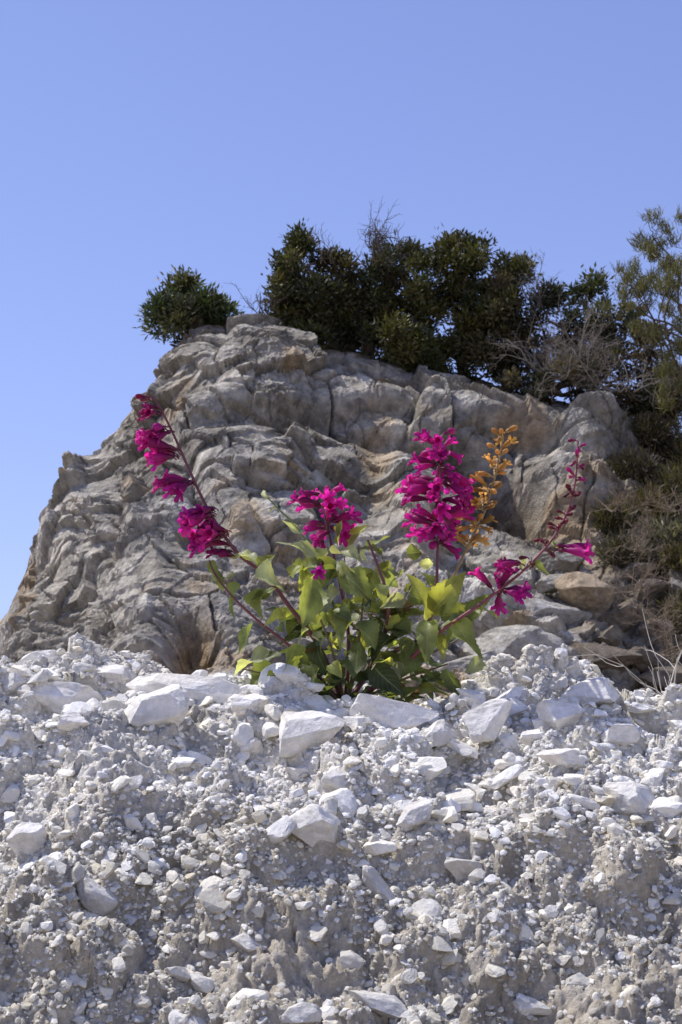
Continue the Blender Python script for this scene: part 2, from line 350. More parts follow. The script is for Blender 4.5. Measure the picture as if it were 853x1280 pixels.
# jointed blocks: two tilted cell sets so joints cross rather than ripple
jx = x_+.35*z_; jz = z_-.25*x_
f1, f2, cid, rx, rz = worley3(wx*.55, y_*.55, wz*.85, 131); k1 = (cid*9973) % 1; k2 = (cid*7919) % 1
disp += .20*(cid-.5)*sstep(0, .03, f2-f1)-.15*(1-sstep(0, .03, f2-f1))+.75*(k1-.5)*rx+.5*(k2-.45)*rz
f1b, f2b, cidb, rxb, rzb = worley3(jx*1.5, y_*1.4, jz*1.9, 141); k3 = (cidb*9973) % 1; k4 = (cidb*7919) % 1
disp += .09*(cidb-.5)*sstep(0, .03, f2b-f1b)-.06*(1-sstep(0, .04, f2b-f1b))+.32*(k3-.5)*rxb+.28*(k4-.45)*rzb
f1c, f2c, cidc, rxc, rzc = worley3(jx*3.8, y_*3.8, jz*4.8, 151); k5 = (cidc*9973) % 1; k6 = (cidc*7919) % 1
disp += (.35+.75*rg)*(.055*(cidc-.5)+.13*(k5-.5)*rzc+.13*(k6-.5)*rxc)
disp += (.4+.8*rg)*(.045*ridged(x_*3.0, y_*3.0, z_*3.4, 4, 155)+.022*fbm(x_*11, y_*11, z_*11, 3, 161, .6))
gl = {}
for k, (a, b, ra, rb, an, am) in enumerate(feat):
    c = cliff_hit(a, b); sx = ra*.0132; sz = rb*.0175; t = math.radians(an)
    dx = x_-c[0]; dz = z_-c[2]
    u = (dx*math.cos(t)+dz*math.sin(t))/sx; v = (-dx*math.sin(t)+dz*math.cos(t))/sz
    u = u+.35*noise(x_*1.3, y_*1.3, z_*1.3, 170+k); v = v+.35*noise(x_*1.3, y_*1.3, z_*1.3, 190+k)
    g = np.exp(-(np.maximum(np.hypot(u, v)-.35, 0))**2*1.6); gl[k] = g; disp += am*g
top = sstep(-.2, 1.0, CD)
disp *= .25+.75*top
P = P+Nn*disp[..., None]
base = np.array([.44, .41, .355]); light = np.array([.66, .625, .56]); dark = np.array([.19, .17, .145]); brown = np.array([.36, .25, .13]); soil = np.array([.14, .115, .08])
def mixc(c, d, f): return c*(1-f[..., None])+d*f[..., None]
c = mixc(np.broadcast_to(base, P.shape), light, .8*sstep(-.05, .4, fbm(wx*.6, y_*.6, wz*1.0, 4, 201)))
c = mixc(c, dark, .65*sstep(.08, .5, fbm(wx*.5, y_*.8, wz*1.5, 5, 211)))
c = mixc(c, dark, .6*sstep(.12, .5, fbm(wx*2, y_*2, wz*3, 4, 215)))
c = mixc(c, dark, .55*(1-sstep(0, .03, f2-f1))); c = mixc(c, dark, .45*(1-sstep(0, .035, f2b-f1b))); c = mixc(c, dark, .2*rg*(1-sstep(0, .06, f2c-f1c)))
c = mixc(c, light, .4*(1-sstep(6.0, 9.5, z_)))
c = mixc(c, light*1.08, .7*np.clip(gl[0]+gl[2]+.7*gl[13]+.5*gl[7]+.6*gl[4], 0, 1))
c = mixc(c, brown, .85*np.clip(gl[6]*1.2, 0, 1)); c = mixc(c, brown*.5, .8*gl[3])
c = mixc(c, brown*1.4, .5*sstep(.12, .55, fbm(x_*.8, y_*.8, z_*.8, 5, 221)))
c = c*(.85+.3*cidb)[..., None]
rs = sstep(4.2, 5.6, x_+.5*noise(x_, y_, z_, 231)+.5*sstep(7.4, 6.2, z_))
c = mixc(c, soil, .85*rs)
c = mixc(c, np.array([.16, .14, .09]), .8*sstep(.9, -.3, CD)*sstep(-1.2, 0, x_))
c = c*np.clip(1+.35*fbm(x_*5, y_*5, z_*5, 4, 241), .55, 1.25)[..., None]
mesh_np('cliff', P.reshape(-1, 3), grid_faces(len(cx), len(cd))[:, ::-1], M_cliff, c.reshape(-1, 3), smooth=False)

for i, (x, y, a, b, t, cc) in enumerate([(733, 750, 40, 27, -.3, (.50, .40, .29)), (670, 772, 62, 24, .1, (.6, .57, .52)), (640, 815, 60, 28, 0, (.58, .55, .49)), (775, 775, 28, 18, .4, (.25, .21, .16)), (812, 742, 30, 16, 0, (.28, .24, .2)),
        (590, 840, 50, 24, .1, (.56, .53, .47)), (820, 790, 26, 16, .3, (.24, .2, .16)), (745, 825, 45, 20, -.1, (.24, .2, .16)), (700, 705, 26, 14, .2, (.4, .37, .32)), (850, 750, 22, 26, .3, (.34, .32, .28)), (790, 720, 26, 14, .2, (.28, .24, .19)),
        (760, 800, 20, 12, .2, (.3, .26, .2)), (800, 830, 30, 14, -.2, (.24, .2, .16)), (700, 830, 30, 16, .1, (.42, .39, .34)), (830, 850, 40, 16, 0, (.26, .22, .17)), (690, 735, 20, 12, .3, (.53, .49, .43)), (620, 780, 24, 14, -.2, (.56, .53, .48)), (770, 745, 14, 10, 0, (.36, .3, .23)), (725, 795, 18, 10, .2, (.4, .35, .28))]):
    p = cliff_hit(x, y); big_rock('boulder', (p[0], p[1]-.25, p[2]), (a*.0135, b*.02, b*.0145), 500+i, M_boulder, cc, t, rg=.14)

# ---------------------------------------------------------------- trees and shrubs
def sprigs(cent, rad, n, ln, wd, colr, r, up=.35, sg=.48):
    """leaf sprays spread through a clump"""
    g = r.normal(size=(n, 3))*sg; d = g/np.linalg.norm(g, axis=1)[:, None]
    p = cent+g*rad
    a = d+np.array([0, 0, up])+.6*r.normal(size=(n, 3)); a /= np.linalg.norm(a, axis=1)[:, None]
    s = np.cross(a, r.normal(size=(n, 3))); s /= np.linalg.norm(s, axis=1)[:, None]
    L = ln*r.uniform(.5, 1.6, n)[:, None]; W = wd*r.uniform(.6, 1.3, n)[:, None]
    V = np.stack([p, p+a*L*.45+s*W, p+a*L, p+a*L*.5-s*W], 1).reshape(-1, 3)
    F = np.arange(n*4).reshape(n, 4)
    c = np.array(colr)*r.uniform(.6, 1.4, (n, 1)); c = np.repeat(c, 4, 0)
    return V, F, c
def limb(mb, a, b, r0, r1, r, c=(.16, .12, .09), wob=.12):
    n = 6; t = np.linspace(0, 1, n)[:, None]; a = np.array(a); b = np.array(b)
    L = np.linalg.norm(b-a); P_ = a+(b-a)*t; P_[1:-1] += r.normal(size=(n-2, 3))*wob*L*.5
    tube(mb, catmull(P_, 3), np.linspace(r0, r1, (n-1)*3+1), 5, c)
def twigs(mb, p, d, L, r0, depth, r, c):
    d = d/np.linalg.norm(d); n = 4; pts = [p]
    for i in range(n):
        d = d+.22*r.normal(size=3); d /= np.linalg.norm(d); pts.append(pts[-1]+d*L/n)
    tube(mb, pts, np.linspace(r0, r0*.55, n+1), 4, c)
    if depth > 0:
        for k in range(3+int(r.integers(0, 2))):
            q = pts[int(r.integers(1, n+1))]; twigs(mb, q, d+.75*r.normal(size=3)+np.array([0, 0, .15]), L*.62, r0*.55, depth-1, r, c)
def tree(name, base, blobs, depth, color, seed, dens=1., ln=.10, wd=.022, up=.45, clump=(.11, .28), thick=.9, nl=1.0, barkc=(.16, .12, .09)):
    r = np.random.default_rng(seed); e = empty(name); tb = MB(); fb = MB(); base = np.array(base)
    fork = base+np.array([r.normal()*.1, 0, .35]); limb(tb, base-np.array([0, 0, .3]), fork, .13, .1, r, barkc, .03)
    for (px, py, rx, ry) in blobs:
        c0 = at(px, py, depth+r.uniform(-.3, .3)); R = np.array([rx*.0146, (rx+ry)*.5*.0146*thick, ry*.0146])
        limb(tb, fork, c0, .06, .02, r, barkc)
        ns = max(5, int(30*dens*(R[0]*R[2])/.6))
        for k in range(ns):
            d = r.normal(size=3); d /= np.linalg.norm(d); ot = r.random() < .27; cc = c0+d*R*(r.random()**.35)*(1.25 if ot else .98)
            rr = r.uniform(*clump)*(.7 if ot else 1)
            if k % 2 == 0 or ot: limb(tb, c0, cc, .022, .008, r, barkc)
            tint = np.array(color)*r.uniform(.45, 1.75)*np.array([r.uniform(.9, 1.4), 1, r.uniform(.7, 1.1)])  # random clump tones, widened to paint sunlit highlights into the foliage colour
            V, F, c = sprigs(cc, np.array([rr, rr, rr*.85]), int(330*nl*(rr/.22)**2), ln, wd, tint, r, up)
            fb.add(V, F, c)
    tb.build('trunk', M_bark, e); fb.build('foliage', M_fol, e, smooth=False); return e
def ridge_base(px, y=39.7):
    p = at(px, 450, y); return (p[0], y, float(cliff_base(p[0], y)))
G = (.046, .054, .018); G2 = (.052, .055, .025)
tree('juniper_shrub', ridge_base(248), [(233, 388, 36, 32), (209, 398, 24, 20), (262, 386, 20, 16), (226, 360, 18, 14), (238, 415, 28, 16)], 39.8, (.05, .062, .028), 11, 1.0, ln=.12)
tree('juniper_tree', ridge_base(375, 39.9), [(378, 368, 44, 46), (350, 385, 24, 24), (376, 302, 9, 10), (402, 325, 26, 24), (352, 332, 18, 24), (420, 400, 40, 30), (395, 425, 40, 16)], 39.9, G, 12)
tree('juniper_tree', ridge_base(450, 40.2), [(445, 378, 42, 42), (480, 335, 28, 22), (425, 345, 22, 22), (470, 420, 50, 30), (508, 322, 22, 14), (450, 445, 40, 14)], 40.1, G2, 13, 1.1)
tree('juniper_tree', ridge_base(510, 39.8), [(515, 378, 42, 42), (500, 430, 46, 28), (545, 332, 20, 16), (520, 458, 36, 12)], 39.8, G, 14, 1.15)
tree('juniper_tree', ridge_base(585, 40.1), [(580, 365, 44, 42), (568, 308, 20, 14), (603, 405, 42, 38), (592, 326, 24, 20), (555, 440, 46, 22), (585, 468, 40, 12)], 40.0, G, 15, 1.15)
tree('juniper_tree', ridge_base(635, 39.9), [(642, 345, 20, 20), (630, 395, 32, 40), (655, 420, 26, 32), (610, 445, 40, 20), (640, 470, 40, 14)], 39.8, G2, 16, 1.1)
tree('juniper_tree', ridge_base(735, 39.8), [(736, 358, 24, 14), (742, 392, 28, 24), (720, 430, 34, 28), (765, 420, 24, 32), (688, 380, 14, 16), (785, 400, 16, 24), (750, 460, 34, 16)], 39.8, (.055, .064, .035), 17, .85)
tree('scrub_bush', ridge_base(680, 39.6), [(680, 440, 34, 30), (720, 475, 44, 20), (650, 480, 34, 14), (700, 492, 44, 12), (780, 470, 38, 34), (765, 508, 40, 14), (810, 440, 22, 34), (820, 500, 24, 24)], 39.2, (.075, .07, .045), 18, .55, nl=.8)
def snag(name, px, py, y, n, L, r0, dep, c, spread=.8, seed=1, upb=1.):
    r = np.random.default_rng(seed); mb = MB(); b = at(px, py, y)
    for i in range(n):
        d = np.array([r.normal()*spread, r.normal()*spread*.5, upb]); twigs(mb, b+np.array([r.normal()*.15, 0, 0])*L, d, L*r.uniform(.7, 1.1), r0, dep, r, c)
    mb.build(name, M_bark)
snag('dead_branches', 474, 350, 39.9, 8, .85, .026, 3, (.12, .10, .08), .35, 2)
snag('dead_branches', 330, 395, 39.6, 5, .5, .013, 2, (.13, .11, .09), .5, 3)
snag('dead_branches', 410, 330, 39.6, 4, .5, .012, 2, (.12, .10, .08), .5, 21)
snag('dead_bush', 700, 475, 38.9, 11, .85, .016, 3, (.27, .24, .21), .9, 4, .7)
snag('dead_bush', 770, 490, 38.6, 11, .9, .016, 3, (.28, .25, .21), .9, 6, .6)
snag('dead_bush', 675, 385, 39.6, 6, .6, .014, 3, (.16, .14, .12), .6, 7, .9)
snag('dead_bush', 740, 470, 38.7, 7, .8, .014, 3, (.24, .21, .18), .9, 8, .4)
for i, (x, y, yd) in enumerate([(815, 780, 30.5), (800, 690, 33.2), (840, 640, 34.0), (770, 640, 34.2), (835, 820, 30.0), (790, 740, 31.8)]):
    snag('dead_bush', x, y, yd, 7, .45, .010, 3, (.24, .19, .14), .9, 90+i, .6)

# yellow-green needle tree at the right
r = np.random.default_rng(31); e = empty('pine_tree'); tb = MB(); fb = MB()
b0 = at(872, 560, 36.0); YG = np.array([.16, .145, .05])
trunk = [b0-np.array([0, 0, .8]), b0+np.array([-.05, 0, 1]), b0+np.array([.05, .1, 2]), at(868, 330, 36.1)]
tube(tb, catmull(trunk, 5), np.linspace(.1, .03, 16), 7, (.12, .09, .07))
ends = [(818, 300), (800, 345), (838, 325), (850, 350), (800, 385), (830, 370), (818, 425), (850, 400), (790, 360), (835, 460), (860, 440), (880, 310), (900, 350), (845, 490), (905, 420), (920, 470), (870, 300), (812, 310)]
TC = catmull(trunk, 5)
for (a, b) in ends:
    q = at(a, b, 36+r.uniform(-.9, .9)); k = int(r.integers(3, 14))
    limb(tb, TC[k], q, .03, .01, r, (.13, .1, .07), .1)
    for j in range(7):
        s = q+r.normal(size=3)*np.array([.17, .2, .15]); limb(tb, q, s, .01, .004, r, (.14, .11, .07), .1)
        n = 80; d = np.array([.2*r.normal(), .2*r.normal(), 1])+r.normal(size=(n, 3))*.5; d /= np.linalg.norm(d, axis=1)[:, None]
        sd = np.cross(d, r.normal(size=(n, 3))); sd /= np.linalg.norm(sd, axis=1)[:, None]; L = r.uniform(.07, .18, n)[:, None]; w = .007
        st = s+r.normal(size=(n, 3))*.055
        fb.add(np.stack([st-sd*w, st+sd*w, st+d*L+sd*w*.4, st+d*L-sd*w*.4], 1).reshape(-1, 3), np.arange(n*4).reshape(n, 4), np.repeat(YG*r.uniform(.45, 1.25, (n, 1)), 4, 0))
tb.build('trunk', M_bark, e); fb.build('needles', M_fol, e, smooth=False)

def slope_bush(name, px, py, rx, ry, color, seed, n=5000, off=.3):
    r = np.random.default_rng(seed); c = cliff_hit(px, py); c = c+np.array([0, -off, 0]); e = empty(name); fb = MB(); tb = MB()
    R = np.array([rx*.013, (rx+ry)*.5*.013, ry*.0135]); ns = 30
    for k in range(ns):
        d = r.normal(size=3); d /= np.linalg.norm(d); cc = c+d*R*r.random()**.4
        limb(tb, c-np.array([0, -.2, R[2]]), cc, .02, .006, r, (.2, .16, .11))
        rr = r.uniform(.10, .24); V, F, cl = sprigs(cc, np.array([rr, rr, rr]), n//ns, .13, .012, np.array(color)*r.uniform(.5, 1.5), r, .8, .55); fb.add(V, F, cl)
    tb.build('stems', M_bark, e); fb.build('foliage', M_fol, e, smooth=False)
OL = (.155, .12, .045)
for i, (x, y, a, b, c_) in enumerate([(835, 500, 34, 34, OL), (825, 560, 42, 34, (.09, .07, .035)), (790, 600, 26, 22, (.08, .065, .04)), (795, 645, 42, 24, OL), (845, 625, 34, 30, (.11, .09, .04)), (830, 680, 36, 16, (.18, .16, .11)),
        (850, 710, 30, 20, (.12, .095, .045)), (762, 660, 18, 12, (.11, .09, .045)), (810, 530, 34, 20, (.07, .055, .035)), (760, 545, 22, 12, (.17, .14, .10)), (780, 700, 24, 10, (.12, .10, .06)), (880, 580, 40, 40, OL), (890, 660, 40, 40, OL), (860, 770, 24, 14, (.13, .11, .06))]):
    slope_bush('scrub_bush', x, y, a, b, c_, 60+i)
fb = MB(); r = np.random.default_rng(77)
for px in np.arange(560, 800, 3.0):
    y = r.uniform(38.6, 39.5); p = at(px, 480, y); z = float(cliff_base(p[0], y))+.02; n = 26
    st = np.array([p[0], y, z])+r.normal(size=(n, 3))*np.array([.08, .1, .02]); d = np.array([0, 0, 1])+r.normal(size=(n, 3))*.5; L = r.uniform(.06, .16, n)[:, None]; w = np.array([.008, 0, 0])
    fb.add(np.stack([st-w, st+w, st+d*L], 1).reshape(-1, 3), np.arange(n*3).reshape(n, 3), np.repeat(np.array([.26, .23, .14])*r.uniform(.6, 1.2, (n, 1)), 3, 0))
for (qx, qy) in [(770, 815), (800, 800), (830, 820), (720, 790), (850, 800), (785, 755), (760, 705), (840, 735), (700, 800), (815, 845), (845, 830), (780, 560), (800, 680), (755, 770), (735, 720)]:
    c0 = cliff_hit(qx, qy); n = 130
    st = c0+np.array([0, -.35, 0])+r.normal(size=(n, 3))*np.array([.15, .1, .03]); d = np.array([0, 0, 1])+r.normal(size=(n, 3))*.5; L = r.uniform(.1, .3, n)[:, None]; w = np.array([.007, 0, 0])
    fb.add(np.stack([st-w, st+w, st+d*L], 1).reshape(-1, 3), np.arange(n*3).reshape(n, 3), np.repeat(np.array([.40, .34, .22])*r.uniform(.6, 1.2, (n, 1)), 3, 0))
fb.build('dry_grass', M_fol, smooth=False)
mb = MB(); r = np.random.default_rng(15)
for i in range(14):
    b = np.array([at(838, 880, 3.3)[0]+r.normal()*.014, 3.2+r.normal()*.02, .35]); d = np.array([r.normal()*.4, r.normal()*.2, 1]); twigs(mb, b, d, r.uniform(.10, .16), .0013, 1, r, np.array([.66, .6, .5])*r.uniform(.7, 1.1))
mb.build('dry_grass_stalks', M_stem)

# ---------------------------------------------------------------- penstemon
plant = empty('penstemon_plant'); YP = 2.97
stems = MB(); leaves = MB(); flow = MB(); caly = MB(); dryf = MB(); r = np.random.default_rng(99)
PUR = np.array([.16, .05, .06]); GRN = np.array([.16, .2, .07])
def px3(p): return at(p[0], p[1], YP+(p[2] if len(p) > 2 else 0))
def stem(pts, r0, r1, c=PUR):
    C_ = catmull([px3(p) for p in pts], 8); tube(stems, C_, np.linspace(r0, r1, len(C_)), 8, c); return C_
root = (432, 885, .0)
stem([root, (400, 810, -.02), (362, 758, -.04), (330, 718, -.06), (296, 690, -.07), (262, 640, -.08), (238, 590, -.08), (218, 545, -.08), (198, 505, -.07), (190, 495, -.07)], .0034, .0012)
stem([root, (370, 815, -.05), (325, 778, -.09), (290, 745, -.1), (268, 715, -.11), (262, 700, -.11)], .0024, .0010)
stem([root, (436, 800, .0), (425, 730, .01), (414, 680, .02), (406, 640, .02), (405, 612, .02)], .003, .0012)
stem([root, (470, 820, .0), (486, 758, -.05), (474, 712, -.05), (460, 675, -.05)], .003, .0015)
stem([(425, 780, 0), (400, 710, -.04), (372, 660, -.05), (350, 638, -.06), (335, 622, -.06)], .0018, .001, GRN)
stem([root, (495, 835, .0), (532, 780, -.02), (545, 735, -.03), (547, 690, -.03), (550, 620, -.03), (552, 552, -.03)], .0034, .0011)
stem([(530, 790, 0), (560, 735, .0), (584, 685, -.01), (604, 645, -.01), (618, 600, -.01), (629, 548, -.01)], .0022, .001, np.array([.3, .2, .08]))
stem([root, (500, 835, -.04), (550, 790, -.07), (605, 752, -.09), (660, 708, -.1), (700, 660, -.1), (718, 610, -.1), (723, 552, -.1)], .003, .001, np.array([.2, .05, .07]))
for (a, b, dz) in [(350, 830, -.06), (330, 790, .03), (390, 750, -.08), (455, 745, -.06), (500, 790, .05), (520, 720, .03), (590, 790, .02), (430, 690, .05), (480, 700, .05), (300, 835, -.03), (560, 830, -.04)]:
    stem([root, ((432+a)/2+4, (880+b)/2-4, dz*.6), (a, b, dz)], .0022, .0011, (PUR+GRN)/2)

def leaf(base, tip, nrm, width, col, curl=.15, fold=.35):
    base = np.array(base); tip = np.array(tip); ax = tip-base; L = np.linalg.norm(ax); ax /= L
    nrm = nrm-ax*np.dot(nrm, ax); nrm /= np.linalg.norm(nrm)+1e-9; sd = np.cross(ax, nrm)
    nt_, nw = 17, 9; t = np.linspace(0, 1, nt_)[:, None]; w = np.linspace(-1, 1, nw)[None, :]
    prof = (np.minimum(1, (t/.28+.28))**.6)*np.clip(1-((t-.3)/.7).clip(0)**1.6, 0, 1)**1.0
    teeth = 1+.07*np.where(np.arange(nt_)[:, None] % 2 == 0, 1, -1)*(np.abs(w) > .99)*(t > .15)*(t < .95)
    Wd = width*.5*prof*teeth
    ph = random.uniform(0, 6.28)
    hgt = fold*np.abs(w)**1.2*Wd+.09*L*np.sin(t*8+ph+np.sign(w)*.9)*np.abs(w)**2*prof-curl*L*(t**2)+.06*L*np.sin(t*4+ph)
    tw = 1.0*(t-.3)*math.sin(ph)
    V = base+ax*(t*L)[..., None]+(sd*(Wd*w*np.cos(tw))[..., None])+(nrm*(hgt+Wd*w*np.sin(tw))[..., None])
    uv = np.stack([np.broadcast_to(w, (nt_, nw)), np.broadcast_to(t, (nt_, nw))], -1).reshape(-1, 2)
    c = np.array(col)[None]*(1+.15*np.sin(t*5+ph)*np.ones((nt_, nw))).reshape(-1, 1)
    leaves.add(V.reshape(-1, 3), grid_faces(nw, nt_), c, uv)
LG = (.23, .265, .09); MG = (.165, .20, .075); PG = (.39, .42, .28); DG = (.075, .10, .042); RD = (.17, .09, .045); YG_ = (.32, .34, .10)
LV = [((318, 722), (360, 735), 44, PG, -.1), ((325, 735), (330, 775), 34, LG, -.08), ((300, 730), (286, 775), 28, MG, -.09), ((290, 720), (262, 728), 22, PG, -.1), ((320, 700), (285, 690), 16, PG, -.09), ((320, 708), (345, 690), 18, LG, -.05),
      ((392, 722), (380, 786), 34, LG, -.09), ((372, 805), (356, 862), 34, LG, -.1), ((335, 815), (288, 838), 32, PG, -.06), ((340, 830), (310, 860), 28, MG, -.02), ((318, 780), (290, 815), 26, MG, -.05),
      ((395, 690), (343, 678), 18, PG, -.06), ((410, 690), (368, 720), 28, LG, -.03), ((415, 690), (455, 700), 30, PG, -.02), ((420, 680), (428, 650), 16, LG, .0), ((430, 690), (460, 652), 20, YG_, 0), ((420, 700), (398, 738), 30, LG, -.04),
      ((430, 720), (468, 748), 34, LG, -.05), ((425, 740), (398, 770), 34, PG, -.04), ((432, 700), (440, 740), 30, PG, -.05), ((462, 690), (485, 665), 16, MG, .02), ((470, 710), (500, 735), 22, MG, .03), ((470, 715), (452, 735), 22, LG, 0),
      ((440, 765), (422, 812), 32, LG, -.08), ((445, 780), (474, 810), 30, MG, -.07), ((450, 805), (440, 848), 30, MG, -.06), ((480, 760), (505, 795), 28, MG, 0), ((488, 795), (464, 830), 32, DG, -.03),
      ((538, 772), (508, 716), 36, YG_, -.04), ((540, 765), (582, 714), 34, YG_, -.05), ((538, 778), (530, 822), 28, LG, -.06), ((535, 785), (560, 826), 28, YG_, -.05), ((550, 770), (598, 762), 28, LG, -.06), ((568, 780), (606, 822), 26, LG, -.07),
      ((575, 775), (618, 740), 24, MG, -.03), ((545, 735), (528, 712), 20, LG, -.01), ((560, 835), (577, 872), 20, MG, -.05), ((520, 805), (502, 848), 30, MG, -.05), ((515, 790), (480, 780), 28, MG, -.05), ((652, 712), (650, 684), 14, PG, -.09),
      ((660, 706), (690, 716), 12, MG, -.1), ((600, 755), (628, 775), 18, LG, -.09), ((690, 672), (704, 690), 10, MG, -.1), ((300, 692), (322, 700), 12, PG, -.07), ((262, 702), (280, 740), 18, MG, -.11), ((400, 835), (372, 870), 32, MG, -.08), ((430, 845), (408, 875), 30, DG, -.06),
      ((470, 835), (498, 866), 32, DG, -.06), ((350, 760), (362, 798), 30, MG, 0), ((395, 800), (408, 848), 34, DG, -.03), ((378, 668), (352, 650), 9, PG, -.05), ((395, 700), (375, 672), 14, PG, -.04), ((335, 622), (328, 612), 7, PG, -.06), ((346, 634), (336, 640), 6, PG, -.06), ((586, 765), (560, 800), 28, MG, -.03)]
def lf(b, t, w, c, dz):
    B = at(b[0], b[1], YP+dz); Tt = at(t[0], t[1], YP+dz-random.uniform(-.03, .03))
    n = np.array([random.uniform(-.9, .9), -.6, random.uniform(.0, 1.1)])
    leaf(B, Tt, n, w*PX*1.08, np.array(c)*random.uniform(.75, 1.2), random.uniform(.0, .25), random.uniform(.25, .8))
for (b, t, w, c, dz) in LV: lf(b, t, w, c, dz)
for i in range(80):
    cx_ = r.normal(450, 75); cy_ = r.uniform(690, 850)
    if abs(cx_-450) > (cy_-620)*.95 or cx_ < 285 or cx_ > 605: continue
    a = r.uniform(-.6, 3.7); L = r.uniform(16, 34); dz = r.uniform(-.10, .03)
    lf((cx_, cy_), (cx_+L*math.cos(a), cy_+L*math.sin(a)*.9), r.uniform(11, 22), [LG, MG, PG, YG_, YG_, LG][int(r.integers(0, 6))], dz)
for i in range(105):
    a = r.uniform(0, 2*np.pi); el = r.uniform(-.2, 1.1); rad = r.uniform(.02, .085)
    c0 = np.array([at(450, 820, YP)[0], YP+.01, at(440, 830, YP)[2]]); zz = r.uniform(-.06, .07)
    sp = 1.25-.5*abs(zz)/.1
    B = c0+np.array([math.cos(a)*rad*1.2*sp, math.sin(a)*rad*.8, zz]); d = np.array([math.cos(a)*1.1, math.sin(a), el-.3]); d /= np.linalg.norm(d); L = r.uniform(.024, .048)
    cc = [MG, DG, LG, DG, RD, DG][int(r.integers(0, 6))]
    leaf(B, B+d*L, np.array([r.normal()*.5, -.3+r.normal()*.5, 1]), r.uniform(.016, .028), np.array(cc)*r.uniform(.8, 1.2), r.uniform(.0, .35), r.uniform(.3, .8))

def flower_tpl():
    seg = 20; th = np.arange(seg)*2*np.pi/seg; rings = []
    for t, rr in [(0, .05), (.12, .075), (.3, .085), (.48, .13), (.65, .17), (.82, .175), (.95, .16)]:
        rings.append(np.stack([np.full(seg, t), np.cos(th)*rr, np.sin(th)*rr-.10*t*t+.02], -1))
    lobe = np.abs(np.cos(2.5*(th-np.pi/2)))**.6
    low = (1-np.sin(th))*.5
    for k, (fw, rr) in enumerate([(1.02, .22), (1.10, .30), (1.12, .36), (1.08, .40)]):
        R_ = .16+(rr-.16)*(lobe*(.8+.35*low)); fwd = .96+(fw-.96)*lobe+.12*low*lobe*(k > 0)
        rings.append(np.stack([fwd, np.cos(th)*R_, np.sin(th)*R_-.09], -1))
    V = np.concatenate(rings); nr = len(rings)
    i = np.arange(nr-1)[:, None]*seg; j = np.arange(seg)[None]; j2 = (j+1) % seg
    F = np.stack([i+j, i+j2, i+seg+j2, i+seg+j], -1).reshape(-1, 4)
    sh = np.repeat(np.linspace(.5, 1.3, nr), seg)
    return V, F, sh
FV, FF, FS = flower_tpl()
def frame(d):
    d = d/np.linalg.norm(d); u = np.array([0, 0, 1.])+.15*r.normal(size=3); u = u-d*np.dot(u, d); u /= np.linalg.norm(u)+1e-9; s = np.cross(u, d); return np.stack([d, s, u], 0)
MAG = np.array([.48, .018, .24]); DMG = np.array([.26, .008, .10]); CAL = np.array([.13, .02, .035])
def calyx(p, d, s, c=CAL):
    Fm = frame(d)
    for k in range(5):
        a = k*2*np.pi/5; ca, sa = math.cos(a), math.sin(a); da = .55
        L = np.array([[0, .03*ca, .03*sa], [.14, .10*math.cos(a-da), .10*math.sin(a-da)], [.32, .12*ca, .12*sa], [.14, .10*math.cos(a+da), .10*math.sin(a+da)]])
        caly.add(p+(L*s)@Fm, [[0, 1, 2, 3]], c*r.uniform(.8, 1.3))
def flower(p0, d, s, mb=flow, c=MAG, ped=.35, cc=CAL, bud=False):
    d = d/np.linalg.norm(d); p = p0+(d*.6+np.array([0, 0, .35]))*s*ped
    tube(caly, [p0, p0+(p-p0)*.5+np.array([0, 0, .04*s]), p], .0009, 5, cc)
    calyx(p-d*.03*s, d, s*(1.1 if not bud else 1.3), cc)
    Fm = frame(d); V = FV.copy()
    if bud:
        V = V[:20*7].copy(); k = np.array([1, 1, 1, 1.1, 1.0, .8, .15]); V[:, 1] *= np.repeat(k, 20); V[:, 2] *= np.repeat(k, 20); V[:, 0] *= .85
        F = FF[:20*6]; sh = FS[:20*7]
    else:
        V = V*np.array([1, r.uniform(.85, 1.15), r.uniform(.85, 1.15)]); V[20*7:] += r.normal(size=(80, 3))*.016; F = FF; sh = FS
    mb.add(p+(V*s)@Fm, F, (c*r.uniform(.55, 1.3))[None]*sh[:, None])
def cluster(px, py, dz, dx, dy, n, size, spread=.5, mb=flow, c=MAG, bud=0., cc=CAL):
    p = at(px, py, YP+dz)
    for i in range(n):
        d = np.array([dx, -.25, -dy])+r.normal(size=3)*spread*np.array([1, 1.1, .8])
        flower(p+r.normal(size=3)*.004, d, size*r.uniform(.8, 1.12), mb, c*np.array([1, 1, r.uniform(.8, 1.2)]), bud=r.random() < bud, cc=cc)
def whorl(px, py, dz, n, size, mb=flow, c=MAG, bud=0., tilt=0.1, cc=CAL, ped=.35):
    p = at(px, py, YP+dz); a0 = r.uniform(0, 6)
    for i in range(n):
        a = a0+i*2*np.pi/n+r.normal()*.35; d = np.array([math.cos(a), math.sin(a), tilt+r.normal()*.4]); flower(p+np.array([0, 0, r.normal()*.004]), d, size*r.uniform(.75, 1.12), mb, c, ped=ped, bud=r.random() < bud, cc=cc)
FS_ = .034
cluster(192, 498, -.07, -.4, -.1, 3, FS_*.6, .5, bud=1, c=DMG); cluster(202, 515, -.075, -1, .15, 4, FS_*.75, .35, bud=.5, c=DMG*1.3)
cluster(213, 541, -.08, -1, .15, 6, FS_*.95, .38, bud=.3); cluster(225, 570, -.08, -1, .2, 6, FS_, .38, bud=.15); cluster(241, 608, -.08, -1, 0, 5, FS_, .3, bud=.15)
cluster(270, 644, -.08, -.9, .45, 8, FS_*1.05, .45, bud=.12); cluster(284, 670, -.075, -1, .25, 8, FS_*1.05, .45, bud=.12); cluster(296, 690, -.07, -1, 0, 4, FS_*.8, .5, bud=.7, c=DMG)
